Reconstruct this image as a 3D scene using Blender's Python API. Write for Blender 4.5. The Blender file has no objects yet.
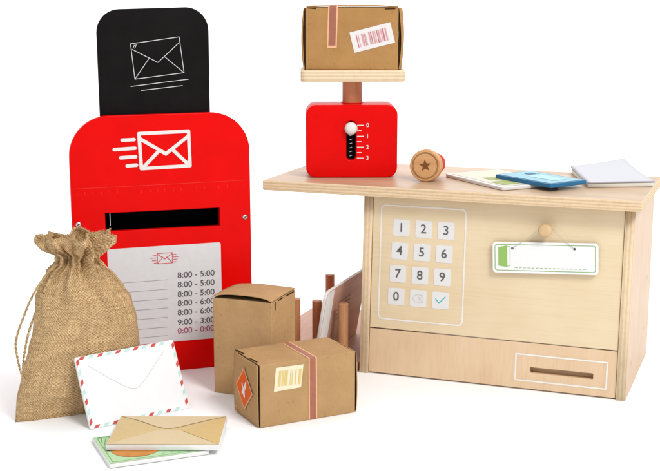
import bpy, bmesh, math, random
from mathutils import Matrix, Vector, noise
random.seed(7)
S = bpy.context.scene
COL = S.collection
PI = math.pi
S.view_settings.view_transform = 'Standard'
S.view_settings.look = 'None'
S.view_settings.exposure = 0
S.render.engine = 'CYCLES'
S.cycles.use_denoising = True
S.cycles.max_bounces = 8

# ------------------------------------------------------------------ materials
def new_mat(name, col=(.8, .8, .8), rough=.6, spec=.3, metal=0.0):
    m = bpy.data.materials.new(name)
    m.use_nodes = True
    b = m.node_tree.nodes['Principled BSDF']
    b.inputs['Base Color'].default_value = (*col, 1)
    b.inputs['Roughness'].default_value = rough
    b.inputs['Specular IOR Level'].default_value = spec
    b.inputs['Metallic'].default_value = metal
    return m

def nodes(m):
    return m.node_tree.nodes, m.node_tree.links, m.node_tree.nodes['Principled BSDF']

def mapped_noise(m, scale3, nscale=1.0, detail=3, rough=.55, distort=0.0):
    N, L, b = nodes(m)
    tc = N.new('ShaderNodeTexCoord')
    mp = N.new('ShaderNodeMapping')
    mp.inputs['Scale'].default_value = scale3
    L.new(tc.outputs['Object'], mp.inputs['Vector'])
    nz = N.new('ShaderNodeTexNoise')
    nz.inputs['Scale'].default_value = nscale
    nz.inputs['Detail'].default_value = detail
    nz.inputs['Roughness'].default_value = rough
    nz.inputs['Distortion'].default_value = distort
    L.new(mp.outputs['Vector'], nz.inputs['Vector'])
    return nz.outputs['Fac']

def ramp(m, fac, stops, interp='LINEAR'):
    N, L, b = nodes(m)
    r = N.new('ShaderNodeValToRGB')
    r.color_ramp.interpolation = interp
    els = r.color_ramp.elements
    while len(els) < len(stops):
        els.new(.5)
    for e, (p, c) in zip(els, stops):
        e.position = p
        e.color = (*c, 1)
    L.new(fac, r.inputs['Fac'])
    return r.outputs['Color']

def mix(m, kind, fac, a, b_):
    N, L, b = nodes(m)
    x = N.new('ShaderNodeMix')
    x.data_type = 'RGBA'
    x.blend_type = kind
    if hasattr(fac, 'links'):
        L.new(fac, x.inputs[0])
    else:
        x.inputs[0].default_value = fac
    for v, s in ((a, x.inputs[6]), (b_, x.inputs[7])):
        if hasattr(v, 'links'):
            L.new(v, s)
        else:
            s.default_value = (*v, 1)
    return x.outputs[2]

def bump(m, fac, strength, dist):
    N, L, b = nodes(m)
    bp = N.new('ShaderNodeBump')
    bp.inputs['Strength'].default_value = strength
    bp.inputs['Distance'].default_value = dist
    L.new(fac, bp.inputs['Height'])
    L.new(bp.outputs['Normal'], b.inputs['Normal'])

def dim(c, k):
    return tuple(v * k for v in c)

def wood(name, light, dark, axis='x', rough=.42, spec=.35, fine=1.0):
    """straight grained veneer: long soft figure, fine pores and faint mottling"""
    m = new_mat(name, light, rough, spec)
    N, L, b = nodes(m)
    s = {'x': (5, 60, 60), 'y': (60, 5, 60), 'z': (60, 60, 5)}[axis]
    f1 = mapped_noise(m, s, 1.0, 4, .6, .6)
    c1 = ramp(m, f1, [(.3, dark), (.62, light)])
    s2 = {'x': (18, 520, 520), 'y': (520, 18, 520), 'z': (520, 520, 18)}[axis]
    f2 = mapped_noise(m, s2, fine, 2, .5)
    c2 = ramp(m, f2, [(.36, dim(dark, .86)), (.5, (1, 1, 1))])
    c = mix(m, 'MULTIPLY', .09, c1, c2)
    f3 = mapped_noise(m, (14, 14, 14), 1.0, 2)
    c3 = ramp(m, f3, [(.35, (.93, .90, .86)), (.65, (1, 1, 1))])
    c = mix(m, 'MULTIPLY', .6, c, c3)
    L.new(c, b.inputs['Base Color'])
    bump(m, f2, .12, .0004)
    return m

def ply_edge(name, axis, thick, layers, light=(.78, .60, .36), dark=(.52, .35, .18), offset=0.0):
    """cut plywood edge: veneers stacked along one axis"""
    m = new_mat(name, light, .6, .2)
    N, L, b = nodes(m)
    tc = N.new('ShaderNodeTexCoord')
    sp = N.new('ShaderNodeSeparateXYZ')
    L.new(tc.outputs['Object'], sp.inputs[0])
    a = N.new('ShaderNodeMath'); a.operation = 'SUBTRACT'
    L.new(sp.outputs[{'x': 0, 'y': 1, 'z': 2}[axis]], a.inputs[0]); a.inputs[1].default_value = offset
    d = N.new('ShaderNodeMath'); d.operation = 'MULTIPLY'
    L.new(a.outputs[0], d.inputs[0]); d.inputs[1].default_value = layers / 2 / thick
    f = N.new('ShaderNodeMath'); f.operation = 'FRACT'
    L.new(d.outputs[0], f.inputs[0])
    c = ramp(m, f.outputs[0], [(0, light), (.42, light), (.5, dark), (.9, dim(light, .86)), (1, light)])
    nz = mapped_noise(m, (150, 150, 150), 1.0, 3)
    c2 = ramp(m, nz, [(.3, (.80, .75, .68)), (.55, (1, 1, 1))])
    c = mix(m, 'MULTIPLY', .4, c, c2)
    L.new(c, b.inputs['Base Color'])
    return m

def card_mat(name, base, fleck=.16):
    """kraft board: fibre flecks, faint corrugation, soft stains"""
    m = new_mat(name, base, .85, .12)
    N, L, b = nodes(m)
    f1 = mapped_noise(m, (900, 900, 900), 1.0, 2)
    c1 = ramp(m, f1, [(.33, dim(base, .68)), (.45, base), (.62, base), (.72, dim(base, 1.2))])
    c1 = mix(m, 'MIX', 1 - fleck * 2.5, c1, base)
    f2 = mapped_noise(m, (28, 28, 28), 1.0, 4)
    c2 = ramp(m, f2, [(.3, (.86, .84, .80)), (.65, (1.0, 1.0, 1.0))])
    c = mix(m, 'MULTIPLY', .8, c1, c2)
    f3 = mapped_noise(m, (210, 210, 210), 1.0, 1)
    c3 = ramp(m, f3, [(.66, (1, 1, 1)), (.72, (.72, .66, .6))])
    c = mix(m, 'MULTIPLY', .5, c, c3)
    L.new(c, b.inputs['Base Color'])
    f5 = mapped_noise(m, (38, 38, 38), 1.0, 3)
    wv = N.new('ShaderNodeTexWave'); wv.inputs['Scale'].default_value = 95; wv.inputs['Distortion'].default_value = .6
    tc = N.new('ShaderNodeTexCoord'); L.new(tc.outputs['Object'], wv.inputs['Vector'])
    a1 = N.new('ShaderNodeMath'); a1.operation = 'MULTIPLY_ADD'
    L.new(wv.outputs['Fac'], a1.inputs[0]); a1.inputs[1].default_value = .016; L.new(f5, a1.inputs[2])
    a2 = N.new('ShaderNodeMath'); a2.operation = 'MULTIPLY_ADD'
    L.new(f1, a2.inputs[0]); a2.inputs[1].default_value = .06; L.new(a1.outputs[0], a2.inputs[2])
    bump(m, a2.outputs[0], .55, .0035)
    return m

def paper(name, col, rough=.6, spec=.2, var=.05):
    m = new_mat(name, col, rough, spec)
    N, L, b = nodes(m)
    f = mapped_noise(m, (120, 120, 120), 1.0, 4)
    c = ramp(m, f, [(.3, dim(col, 1 - var)), (.7, col)])
    L.new(c, b.inputs['Base Color'])
    return m

def lacquer(name, col, rough=.38, spec=.12):
    m = new_mat(name, col, rough, spec)
    N, L, b = nodes(m)
    f = mapped_noise(m, (22, 22, 22), 1.0, 3)
    c = ramp(m, f, [(.3, dim(col, .91)), (.7, col)])
    L.new(c, b.inputs['Base Color'])
    g = mapped_noise(m, (420, 420, 420), 1.0, 2)
    bump(m, g, .05, .0003)
    return m

M = {}
M['red'] = lacquer('red lacquer', (.73, .0015, .001), .34, .08)
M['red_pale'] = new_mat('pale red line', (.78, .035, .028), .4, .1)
M['white_ink'] = paper('white ink', (.74, .70, .68), .6)
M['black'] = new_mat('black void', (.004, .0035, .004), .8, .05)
M['chalkboard'] = lacquer('black board', (.0065, .0048, .0052), .5, .06)
f_ = mapped_noise(M['chalkboard'], (18, 30, 18), 1, 5, .65)
nodes(M['chalkboard'])[1].new(ramp(M['chalkboard'], f_, [(.35, (.0058, .0042, .0046)), (.8, (.0105, .0085, .009))]), nodes(M['chalkboard'])[2].inputs['Base Color'])
M['chalk'] = new_mat('chalk', (.62, .62, .62), .9, .05)
M['sheet'] = paper('timetable sheet', (.66, .655, .665), .45, .25)
M['dark_ink'] = new_mat('dark grey ink', (.085, .08, .085), .7, .1)
M['key_ink'] = new_mat('soft grey ink', (.115, .115, .125), .7, .1)
M['grey_ink'] = new_mat('grey ink', (.26, .255, .27), .7, .1)
M['rose_ink'] = new_mat('rose ink', (.36, .075, .14), .7, .1)
M['red_ink'] = new_mat('red ink', (.62, .06, .075), .7, .1)
M['metal'] = new_mat('zinc metal', (.62, .62, .64), .28, .5, 1.0)
M['metal_dark'] = new_mat('dark metal recess', (.05, .05, .055), .6, .3)
M['front_wood'] = wood('pale maple panel', (.735, .60, .40), (.722, .583, .382), 'x', .45)
M['drawer_wood'] = wood('rosy beech panel', (.72, .53, .35), (.685, .485, .305), 'z', .45)
M['side_wood'] = wood('rosy beech side', (.67, .485, .345), (.61, .43, .29), 'z', .45)
M['top_wood'] = wood('beech top', (.565, .405, .27), (.455, .31, .195), 'x', .36, .25)
M['rack_wood'] = wood('red brown board', (.58, .345, .255), (.49, .265, .185), 'y', .5)
M['dowel'] = wood('red brown dowel', (.46, .175, .075), (.34, .12, .05), 'z', .5)
M['dowel_tan'] = wood('tan dowel', (.52, .25, .12), (.40, .18, .08), 'z', .5)
M['post_wood'] = wood('scale post wood', (.58, .25, .12), (.45, .18, .08), 'z', .45)
M['plat_wood'] = wood('platform face', (.76, .58, .38), (.66, .48, .29), 'x', .45)
M['stamp_wood'] = wood('stamp wood', (.68, .38, .17), (.56, .29, .12), 'x', .5)
M['stamp_burn'] = new_mat('burnt engraving', (.19, .075, .025), .8, .1)
M['peg_wood'] = wood('peg wood', (.64, .45, .25), (.54, .36, .19), 'y', .5)
M['key'] = paper('key label', (.715, .71, .70), .4, .3, .03)
M['cream_ink'] = paper('cream print line', (.80, .77, .72), .5)
M['teal'] = new_mat('teal ink', (.05, .44, .44), .6, .1)
M['faint_ink'] = new_mat('faint grey ink', (.53, .52, .50), .6, .1)
M['sign'] = paper('sign white', (.80, .80, .79), .4, .3, .02)
M['green_ink'] = new_mat('green ink', (.27, .47, .12), .6, .1)
M['green_line'] = new_mat('green line', (.22, .40, .13), .6, .1)
M['string'] = new_mat('grey string', (.46, .45, .42), .7, .1)
M['kraft'] = card_mat('kraft board', (.445, .272, .128))
M['kraft_b'] = card_mat('kraft board light', (.50, .31, .15))
M['kraft_c'] = card_mat('kraft board warm', (.43, .232, .085))
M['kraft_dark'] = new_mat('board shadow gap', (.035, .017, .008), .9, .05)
M['tape'] = paper('brown tape', (.36, .135, .085), .5, .25, .12)
M['tape_edge'] = paper('orange tape edge', (.80, .42, .24), .5, .25)
M['yellow_label'] = paper('cream label', (.74, .67, .48), .5, .2)
M['yellow_bar'] = new_mat('yellow bar', (.64, .49, .17), .6, .1)
M['pink_label'] = paper('white label', (.74, .70, .68), .5, .2)
M['pink_bar'] = new_mat('pink bar', (.62, .31, .32), .6, .1)
M['pink_bar_dark'] = new_mat('dark pink bar', (.52, .16, .20), .6, .1)
M['diamond'] = paper('diamond orange', (.70, .11, .010), .5, .04)
M['diamond_edge'] = paper('diamond edge', (.72, .36, .18), .5, .2)
M['stamp_red'] = lacquer('stamp red', (.62, .05, .03), .4, .15)
M['env_white'] = paper('airmail white', (.80, .80, .81), .5, .2, .02)
M['env_line'] = new_mat('airmail crease', (.56, .56, .58), .7, .1)
M['air_red'] = new_mat('airmail red', (.55, .09, .07), .6, .1)
M['air_blue'] = new_mat('airmail mint', (.46, .69, .64), .6, .1)
M['tan'] = paper('tan paper', (.60, .455, .225), .55, .2)
M['tan_light'] = paper('light tan paper', (.63, .515, .32), .55, .2)
M['tan_dark'] = paper('deep tan paper', (.60, .435, .19), .55, .2)
M['tan_line'] = new_mat('tan crease', (.46, .345, .20), .6, .1)
M['card_core'] = paper('white card edge', (.73, .72, .70), .6, .2)
M['mint'] = paper('mint print', (.43, .62, .37), .5, .25)
M['mint_line'] = new_mat('green print line', (.14, .38, .10), .6, .1)
M['orange'] = paper('orange print', (.60, .25, .055), .55, .2, .2)
M['brown_ink'] = new_mat('brown print', (.14, .05, .02), .7, .1)
M['blue_edge'] = lacquer('blue edge', (.02, .155, .33), .4, .3)
M['blue_face'] = paper('light blue print', (.22, .47, .58), .4, .3, .1)
M['blue_pale'] = new_mat('pale blue print', (.38, .60, .65), .5, .2)
M['olive'] = new_mat('olive print', (.33, .38, .12), .5, .2)
M['cream'] = paper('cream print', (.63, .60, .48), .45, .3)
M['pad'] = paper('pad paper', (.535, .535, .57), .5, .2, .02)
M['pad_core'] = paper('pad edge', (.72, .69, .62), .6, .2)
M['ivory'] = new_mat('ivory plastic', (.70, .67, .63), .35, .4)
M['side_edge'] = ply_edge('side ply edge', 'x', .012, 5, (.76, .60, .40), (.655, .49, .30))
M['top_edge'] = ply_edge('top ply edge', 'z', .0135, 7, (.74, .565, .37), (.60, .425, .25), .2387)
M['plat_edge'] = ply_edge('platform ply edge', 'z', .0155, 7, (.80, .64, .42), (.64, .48, .29), .3812)

def burlap():
    m = new_mat('burlap weave', (.5, .33, .15), .9, .05)
    N, L, b = nodes(m)
    uv = N.new('ShaderNodeUVMap')
    # wobble the threads a little so that the weave is never a perfect grid
    nzv = N.new('ShaderNodeTexNoise'); nzv.inputs['Scale'].default_value = 60; nzv.inputs['Detail'].default_value = 2
    L.new(uv.outputs[0], nzv.inputs['Vector'])
    sub = N.new('ShaderNodeVectorMath'); sub.operation = 'SUBTRACT'
    L.new(nzv.outputs['Color'], sub.inputs[0]); sub.inputs[1].default_value = (.5, .5, .5)
    scl = N.new('ShaderNodeVectorMath'); scl.operation = 'SCALE'; scl.inputs['Scale'].default_value = .0058
    L.new(sub.outputs[0], scl.inputs[0])
    add = N.new('ShaderNodeVectorMath'); add.operation = 'ADD'
    L.new(uv.outputs[0], add.inputs[0]); L.new(scl.outputs[0], add.inputs[1])
    sp = N.new('ShaderNodeSeparateXYZ'); L.new(add.outputs[0], sp.inputs[0])
    def M2(op, a, bb):
        x = N.new('ShaderNodeMath'); x.operation = op
        for v, s in ((a, x.inputs[0]), (bb, x.inputs[1])):
            if v is None: continue
            if hasattr(v, 'links'): L.new(v, s)
            else: s.default_value = v
        return x.outputs[0]
    k = 2 * PI / .0037
    sx = M2('SINE', M2('MULTIPLY', sp.outputs[0], k), None)
    sy = M2('SINE', M2('MULTIPLY', sp.outputs[1], k), None)
    w = M2('MULTIPLY', sx, sy)                       # checker of over / under crossings
    h = M2('ADD', M2('MULTIPLY', w, .5), .5)
    f1 = mapped_noise(m, (700, 700, 700), 1, 3)
    f2 = mapped_noise(m, (30, 30, 30), 1, 3)
    # single thick or pale threads
    st = N.new('ShaderNodeCombineXYZ'); L.new(M2('MULTIPLY', sp.outputs[0], 420), st.inputs[0]); L.new(M2('MULTIPLY', sp.outputs[1], 30), st.inputs[1])
    nt = N.new('ShaderNodeTexNoise'); nt.inputs['Scale'].default_value = 1; L.new(st.outputs[0], nt.inputs['Vector'])
    st2 = N.new('ShaderNodeCombineXYZ'); L.new(M2('MULTIPLY', sp.outputs[1], 420), st2.inputs[0]); L.new(M2('MULTIPLY', sp.outputs[0], 30), st2.inputs[1])
    nt2 = N.new('ShaderNodeTexNoise'); nt2.inputs['Scale'].default_value = 1; L.new(st2.outputs[0], nt2.inputs['Vector'])
    base = ramp(m, h, [(.0, (.40, .265, .14)), (.35, (.59, .42, .235)), (1, (.72, .55, .34))])
    c = mix(m, 'MULTIPLY', .75, base, ramp(m, f1, [(.3, (.54, .48, .40)), (.64, (1.2, 1.18, 1.15))]))
    c = mix(m, 'MULTIPLY', .6, c, ramp(m, nt.outputs['Fac'], [(.3, (.72, .66, .6)), (.65, (1.15, 1.13, 1.1))]))
    c = mix(m, 'MULTIPLY', .6, c, ramp(m, nt2.outputs['Fac'], [(.3, (.72, .66, .6)), (.65, (1.15, 1.13, 1.1))]))
    c = mix(m, 'MULTIPLY', .5, c, ramp(m, f2, [(.3, (.84, .8, .74)), (.65, (1, 1, 1))]))
    L.new(c, b.inputs['Base Color'])
    hh = M2('ADD', h, M2('MULTIPLY', f1, .6))
    bump(m, hh, .8, .0012)
    return m
M['burlap'] = burlap()
M['cord'] = paper('jute cord', (.56, .39, .20), .9, .05, .35)

# ------------------------------------------------------------------ helpers
def tag(o, label=None, cat=None, group=None, kind=None):
    for k, v in (('label', label), ('category', cat), ('group', group), ('kind', kind)):
        if v: o[k] = v
    return o

def thing(name, label, cat, loc=(0, 0, 0), rz=0.0, group=None):
    o = bpy.data.objects.new(name, None)
    o.empty_display_size = .02
    COL.objects.link(o)
    o.location = loc
    o.rotation_euler = (0, 0, rz)
    return tag(o, label, cat, group)

def obj(name, me, mats, parent=None, loc=None, smooth=False):
    if isinstance(me, bmesh.types.BMesh):
        bm = me
        me = bpy.data.meshes.new(name)
        bm.to_mesh(me)
        bm.free()
    me.name = name
    if not isinstance(mats, (list, tuple)): mats = [mats]
    if len(mats) > 1:
        idx = [p.material_index for p in me.polygons]
    me.materials.clear()
    for x in mats: me.materials.append(M[x] if isinstance(x, str) else x)
    if len(mats) > 1:
        for p, i in zip(me.polygons, idx): p.material_index = i
    else:
        for p in me.polygons: p.material_index = 0
    if smooth:
        for p in me.polygons: p.use_smooth = True
    o = bpy.data.objects.new(name, me)
    COL.objects.link(o)
    if parent: o.parent = parent
    if loc: o.location = loc
    return o

def from_curve(cu):
    o = bpy.data.objects.new('tmp', cu)
    COL.objects.link(o)
    dg = bpy.context.evaluated_depsgraph_get()
    me = bpy.data.meshes.new_from_object(o.evaluated_get(dg))
    bpy.data.objects.remove(o)
    bpy.data.curves.remove(cu)
    return me

def plate(outline, t, holes=(), bevel=.0006, segs=2, edge_mat=False):
    """flat panel in XY, front at z=0, back at z=-t, soft edges"""
    cu = bpy.data.curves.new('tmp', 'CURVE')
    cu.dimensions = '2D'
    cu.fill_mode = 'BOTH'
    bevel = min(bevel, t * .45)
    cu.extrude = t / 2 - bevel
    cu.bevel_depth = bevel
    cu.bevel_resolution = segs
    cu.offset = -bevel
    for pts in [outline, *holes]:
        sp = cu.splines.new('POLY')
        sp.points.add(len(pts) - 1)
        for p, q in zip(sp.points, pts): p.co = (q[0], q[1], 0, 1)
        sp.use_cyclic_u = True
    me = from_curve(cu)
    me.transform(Matrix.Translation((0, 0, -t / 2)))
    me.update()
    if edge_mat:
        for p in me.polygons: p.material_index = 1 if abs(p.normal.z) < .8 else 0
    return me

def poly_bm(polys, z=0.0, step=0.0):
    """flat polygons (printed marks); each piece a hair above the one before"""
    bm = bmesh.new()
    for i, pts in enumerate(polys):
        f = bm.faces.new([bm.verts.new((p[0], p[1], z + step * i)) for p in pts])
        f.normal_update()
        if f.normal.z < 0: f.normal_flip()
    return bm

def strokes(lines, w, z=0.0, cap=8, step=3e-5):
    """ink lines: every segment a flat capsule"""
    polys = []
    for ln in lines:
        for a, b in zip(ln[:-1], ln[1:]):
            d = math.atan2(b[1] - a[1], b[0] - a[0])
            pts = []
            for k in range(cap + 1):
                t = d - PI / 2 + PI * k / cap
                pts.append((b[0] + w / 2 * math.cos(t), b[1] + w / 2 * math.sin(t)))
            for k in range(cap + 1):
                t = d + PI / 2 + PI * k / cap
                pts.append((a[0] + w / 2 * math.cos(t), a[1] + w / 2 * math.sin(t)))
            polys.append(pts)
    return poly_bm(polys, z, step)

def tomesh(bm):
    me = bpy.data.meshes.new('tmp')
    bm.to_mesh(me); bm.free()
    return me

def join(meshes):
    bm = bmesh.new()
    for me in meshes:
        bm.from_mesh(me)
    return tomesh(bm)

def rrect(w, h, r, cx=0.0, cy=0.0, n=8):
    pts = []
    for (sx, sy, a0) in ((1, 1, 0), (-1, 1, PI / 2), (-1, -1, PI), (1, -1, 3 * PI / 2)):
        for k in range(n + 1):
            a = a0 + PI / 2 * k / n
            pts.append((cx + sx * (w / 2 - r) + r * math.cos(a), cy + sy * (h / 2 - r) + r * math.sin(a)))
    return pts

def ring(w, h, r, t, cx=0.0, cy=0.0, z=0.0):
    o, i = rrect(w, h, r, cx, cy), rrect(w - 2 * t, h - 2 * t, max(r - t, .0003), cx, cy)
    bm = bmesh.new()
    vo = [bm.verts.new((*p, z)) for p in o]
    vi = [bm.verts.new((*p, z)) for p in i]
    n = len(o)
    for k in range(n):
        bm.faces.new((vo[k], vo[(k + 1) % n], vi[(k + 1) % n], vi[k]))
    return tomesh(bm)

def text(body, size, align='LEFT', w=None, bold=0.0):
    cu = bpy.data.curves.new('tmp', 'FONT')
    cu.body = body
    cu.size = size
    cu.align_x = align
    cu.align_y = 'CENTER'
    cu.offset = bold
    cu.extrude = .00006
    me = from_curve(cu)
    if w:
        xs = [v.co.x for v in me.vertices]
        k = w / (max(xs) - min(xs))
        me.transform(Matrix.Diagonal((k, 1, 1, 1)))
    return me

def lathe(prof, n=40, mi=None):
    """profile of (r, z) pairs turned about z"""
    bm = bmesh.new()
    rows = []
    for r, z in prof:
        if r < 1e-6: rows.append([bm.verts.new((0, 0, z))])
        else: rows.append([bm.verts.new((r * math.cos(2 * PI * k / n), r * math.sin(2 * PI * k / n), z)) for k in range(n)])
    for i, (a, b) in enumerate(zip(rows[:-1], rows[1:])):
        for k in range(n):
            q = [a[k % len(a)], a[(k + 1) % len(a)], b[(k + 1) % len(b)], b[k % len(b)]]
            q = [v for j, v in enumerate(q) if v not in q[:j]]
            if len(q) > 2:
                f = bm.faces.new(q)
                if mi: f.material_index = mi[i]
    bmesh.ops.recalc_face_normals(bm, faces=bm.faces)
    return tomesh(bm)

def tube(path, r, n=10):
    bm = bmesh.new()
    P = [Vector(p) for p in path]
    rows = []
    up = Vector((0, 0, 1))
    for i, p in enumerate(P):
        t = (P[min(i + 1, len(P) - 1)] - P[max(i - 1, 0)]).normalized()
        s = t.cross(up if abs(t.dot(up)) < .95 else Vector((0, 1, 0))).normalized()
        u = s.cross(t)
        rr = r[i] if isinstance(r, (list, tuple)) else r
        rows.append([bm.verts.new(p + rr * (math.cos(2 * PI * k / n) * s + math.sin(2 * PI * k / n) * u)) for k in range(n)])
    for a, b in zip(rows[:-1], rows[1:]):
        for k in range(n): bm.faces.new((a[k], a[(k + 1) % n], b[(k + 1) % n], b[k]))
    bm.faces.new(rows[0]); bm.faces.new(rows[-1])
    bmesh.ops.recalc_face_normals(bm, faces=bm.faces)
    return tomesh(bm)

def smooth_path(pts, n=8):
    P = [Vector(p) for p in pts]
    out = []
    for i in range(len(P) - 1):
        p0, p1, p2, p3 = P[max(i - 1, 0)], P[i], P[i + 1], P[min(i + 2, len(P) - 1)]
        for k in range(n):
            t = k / n
            out.append(.5 * ((2 * p1) + (p2 - p0) * t + (2 * p0 - 5 * p1 + 4 * p2 - p3) * t * t + (3 * p1 - p0 - 3 * p2 + p3) * t ** 3))
    out.append(P[-1])
    return out

def slab(x0, x1, y0, y1, z0, z1, bev=.001, segs=2, edge_axis=None):
    bm = bmesh.new()
    bmesh.ops.create_cube(bm, size=1)
    bmesh.ops.transform(bm, verts=bm.verts, matrix=Matrix.Translation(((x0 + x1) / 2, (y0 + y1) / 2, (z0 + z1) / 2)) @ Matrix.Diagonal((x1 - x0, y1 - y0, z1 - z0, 1)))
    if bev: bmesh.ops.bevel(bm, geom=list(bm.edges), offset=bev, segments=segs, profile=.5, affect='EDGES')
    bm.normal_update()
    if edge_axis is not None:
        for f in bm.faces: f.material_index = 0 if abs(f.normal[edge_axis]) > .9 else 1
    return tomesh(bm)

def front(o=(0, 0, 0), lean=0.0, roll=0.0):
    """XY plate -> upright panel facing -Y, leaning back by lean, turned in its own plane by roll"""
    w = Vector((0, math.sin(lean), math.cos(lean)))
    n = Vector((0, -math.cos(lean), math.sin(lean)))
    m = Matrix(((1, w.x, n.x, 0), (0, w.y, n.y, 0), (0, w.z, n.z, 0), (0, 0, 0, 1)))
    return Matrix.Translation(o) @ m @ Matrix.Rotation(roll, 4, 'Z')

def put(me, mat):
    if isinstance(me, bmesh.types.BMesh): me = tomesh(me)
    me.transform(mat)
    me.update()
    return me
T3 = lambda x, y, z: Matrix.Translation((x, y, z))

# ------------------------------------------------------------------ setting: one white sweep
def sweep():
    prof = [(-6, 0), (0, 0), (5, 0)]
    for k in range(1, 13):
        a = PI / 2 * k / 12
        prof.append((5 + 1.5 * math.sin(a), 1.5 - 1.5 * math.cos(a)))
    prof.append((6.5, 5))
    bm = bmesh.new()
    rows = [[bm.verts.new((x, y, z)) for x in (-9, 9)] for y, z in prof]
    for a, b in zip(rows[:-1], rows[1:]): bm.faces.new((a[0], a[1], b[1], b[0]))
    m = new_mat('white seamless paper', (.95, .95, .955), .75, .05)
    N, L, b = nodes(m)
    f = mapped_noise(m, (9, 9, 9), 1, 3)
    L.new(ramp(m, f, [(.3, (.925, .94, .95)), (.7, (.94, .952, .96))]), b.inputs['Base Color'])
    return tag(obj('ground', bm, m, smooth=True), kind='structure')
sweep()

# ------------------------------------------------------------------ counter
CX, CY, CYAW = .0389, 1.6097, -.3547
W, H, D, TOP, SLOPE, SEAM, PT = .3488, .2387, .2286, .0135, .017, .0618, .012
ZT = H + TOP
LEAN = math.atan2(SLOPE, H)
def cw(a, v, z=0.0):
    return (CX + a * math.cos(CYAW) - v * math.sin(CYAW), CY + a * math.sin(CYAW) + v * math.cos(CYAW), z)

def build_counter():
    t = thing('post_counter', 'pale wooden toy post counter with number keypad and overhanging plywood top', 'toy counter', (CX, CY, 0), CYAW)
    side = [(0, 0), (D, 0), (D, H - .0003), (SLOPE, H - .0003)]
    cyc = Matrix(((0, 0, 1, 0), (1, 0, 0, 0), (0, 1, 0, 0), (0, 0, 0, 1)))
    for x in (PT, W):
        me = plate(side, PT, (), .0008, 2, True)
        s = obj('side_panel', put(me, T3(x, 0, 0) @ cyc), ['side_wood', 'side_edge'], t)
        if x == W:
            for v, z in ((.045, .036), (.115, .012), (.17, .05), (.03, .105), (.185, .118)):
                obj('plug', put(lathe([(0, .0003), (.0026, .0003), (.0028, -.0002)], 16), T3(W, v, z) @ Matrix.Rotation(PI / 2, 4, 'Y')), 'peg_wood', s)
    obj('tabletop', slab(-.1368, W + .0094, -.0016, .2166, H, ZT, .0014, 3, 2), ['top_wood', 'top_edge'], t)
    fr = front((0, .002, 0), LEAN)
    hz = H / math.cos(LEAN)
    x0, x1 = PT + .0006, W - PT - .0006
    rect = lambda xa, xb, ya, yb: [(xa, ya), (xb, ya), (xb, yb), (xa, yb)]
    obj('front_panel', put(plate(rect(x0, x1, SEAM + .0007, hz - .001), .009), fr), 'front_wood', t)
    slot = rrect(.0800, .0074, .0016, .2677, .0266)
    dr = obj('drawer_front', put(plate(rect(x0, x1, .002, SEAM - .0007), .009, [slot]), fr), 'drawer_wood', t)
    # wooden channel behind the slot
    ch = []
    for a, b, c, d_ in ((.223, .312, .0305, .0345), (.223, .312, .0185, .0225)):
        ch.append(slab(a, b, c, d_, -.022, -.0095, 0))
    ch.append(slab(.223, .312, .0226, .0304, -.022, -.0135, 0))
    obj('slot_channel', put(join(ch), fr), 'drawer_wood', dr)
    obj('slot_outline', put(ring(.117, .0358, .002, .0021, .267, .0292, .0003), fr), 'cream_ink', dr)
    obj('bottom_board', slab(PT + .0005, W - PT - .0005, .016, D - .004, .003, .012, .0006), 'side_wood', t)
    obj('shelf', slab(PT + .0005, W - PT - .0005, .03, D - .004, .128, .137, .0006), 'side_wood', t)
    obj('keypad_border', put(ring(.1155, .1525, .007, .0020, .0808, .1506, .0003), fr), 'cream_ink', t)
    lab = ['1', '2', '3', '4', '5', '6', '7', '8', '9', '0', 'del', 'ok']
    for i, ch in enumerate(lab):
        r, c = divmod(i, 3)
        a = .0518 - .0014 * r + .0300 * c
        z = .1973 - .0304 * r
        k = obj('key', put(plate(rrect(.0222, .0225, .0022, a, z), .0004, (), .0001, 1), fr @ T3(0, 0, .0004)), 'key', t)
        up = fr @ T3(0, 0, .0007)
        if len(ch) == 1:
            me = text(ch, .0165, 'CENTER', None, .00015)
            obj('digit', put(me, up @ T3(a, z, 0)), 'key_ink', k)
        elif ch == 'del':
            p = [(-.0075, 0), (-.0038, .0046), (.0068, .0046), (.0068, -.0046), (-.0038, -.0046), (-.0075, 0)]
            x = [[(.0002, .0022), (.0044, -.0022)], [(.0002, -.0022), (.0044, .0022)]]
            obj('erase_mark', put(strokes([p] + x, .0006), up @ T3(a, z, -.0002)), 'faint_ink', k)
        else:
            obj('tick_mark', put(strokes([[(-.0062, .0016), (-.0018, -.0038), (.0064, .005)]], .0014), up @ T3(a, z, -.0002)), 'teal', k)
    pg = put(lathe([(.0058, 0), (.0058, .010), (.0082, .0105), (.0087, .013), (.0082, .0158), (.006, .0168), (0, .0170)], 32), fr @ T3(.2415, .2073, 0))
    obj('peg', pg, 'peg_wood', t, smooth=True)
    return t
build_counter()

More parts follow.
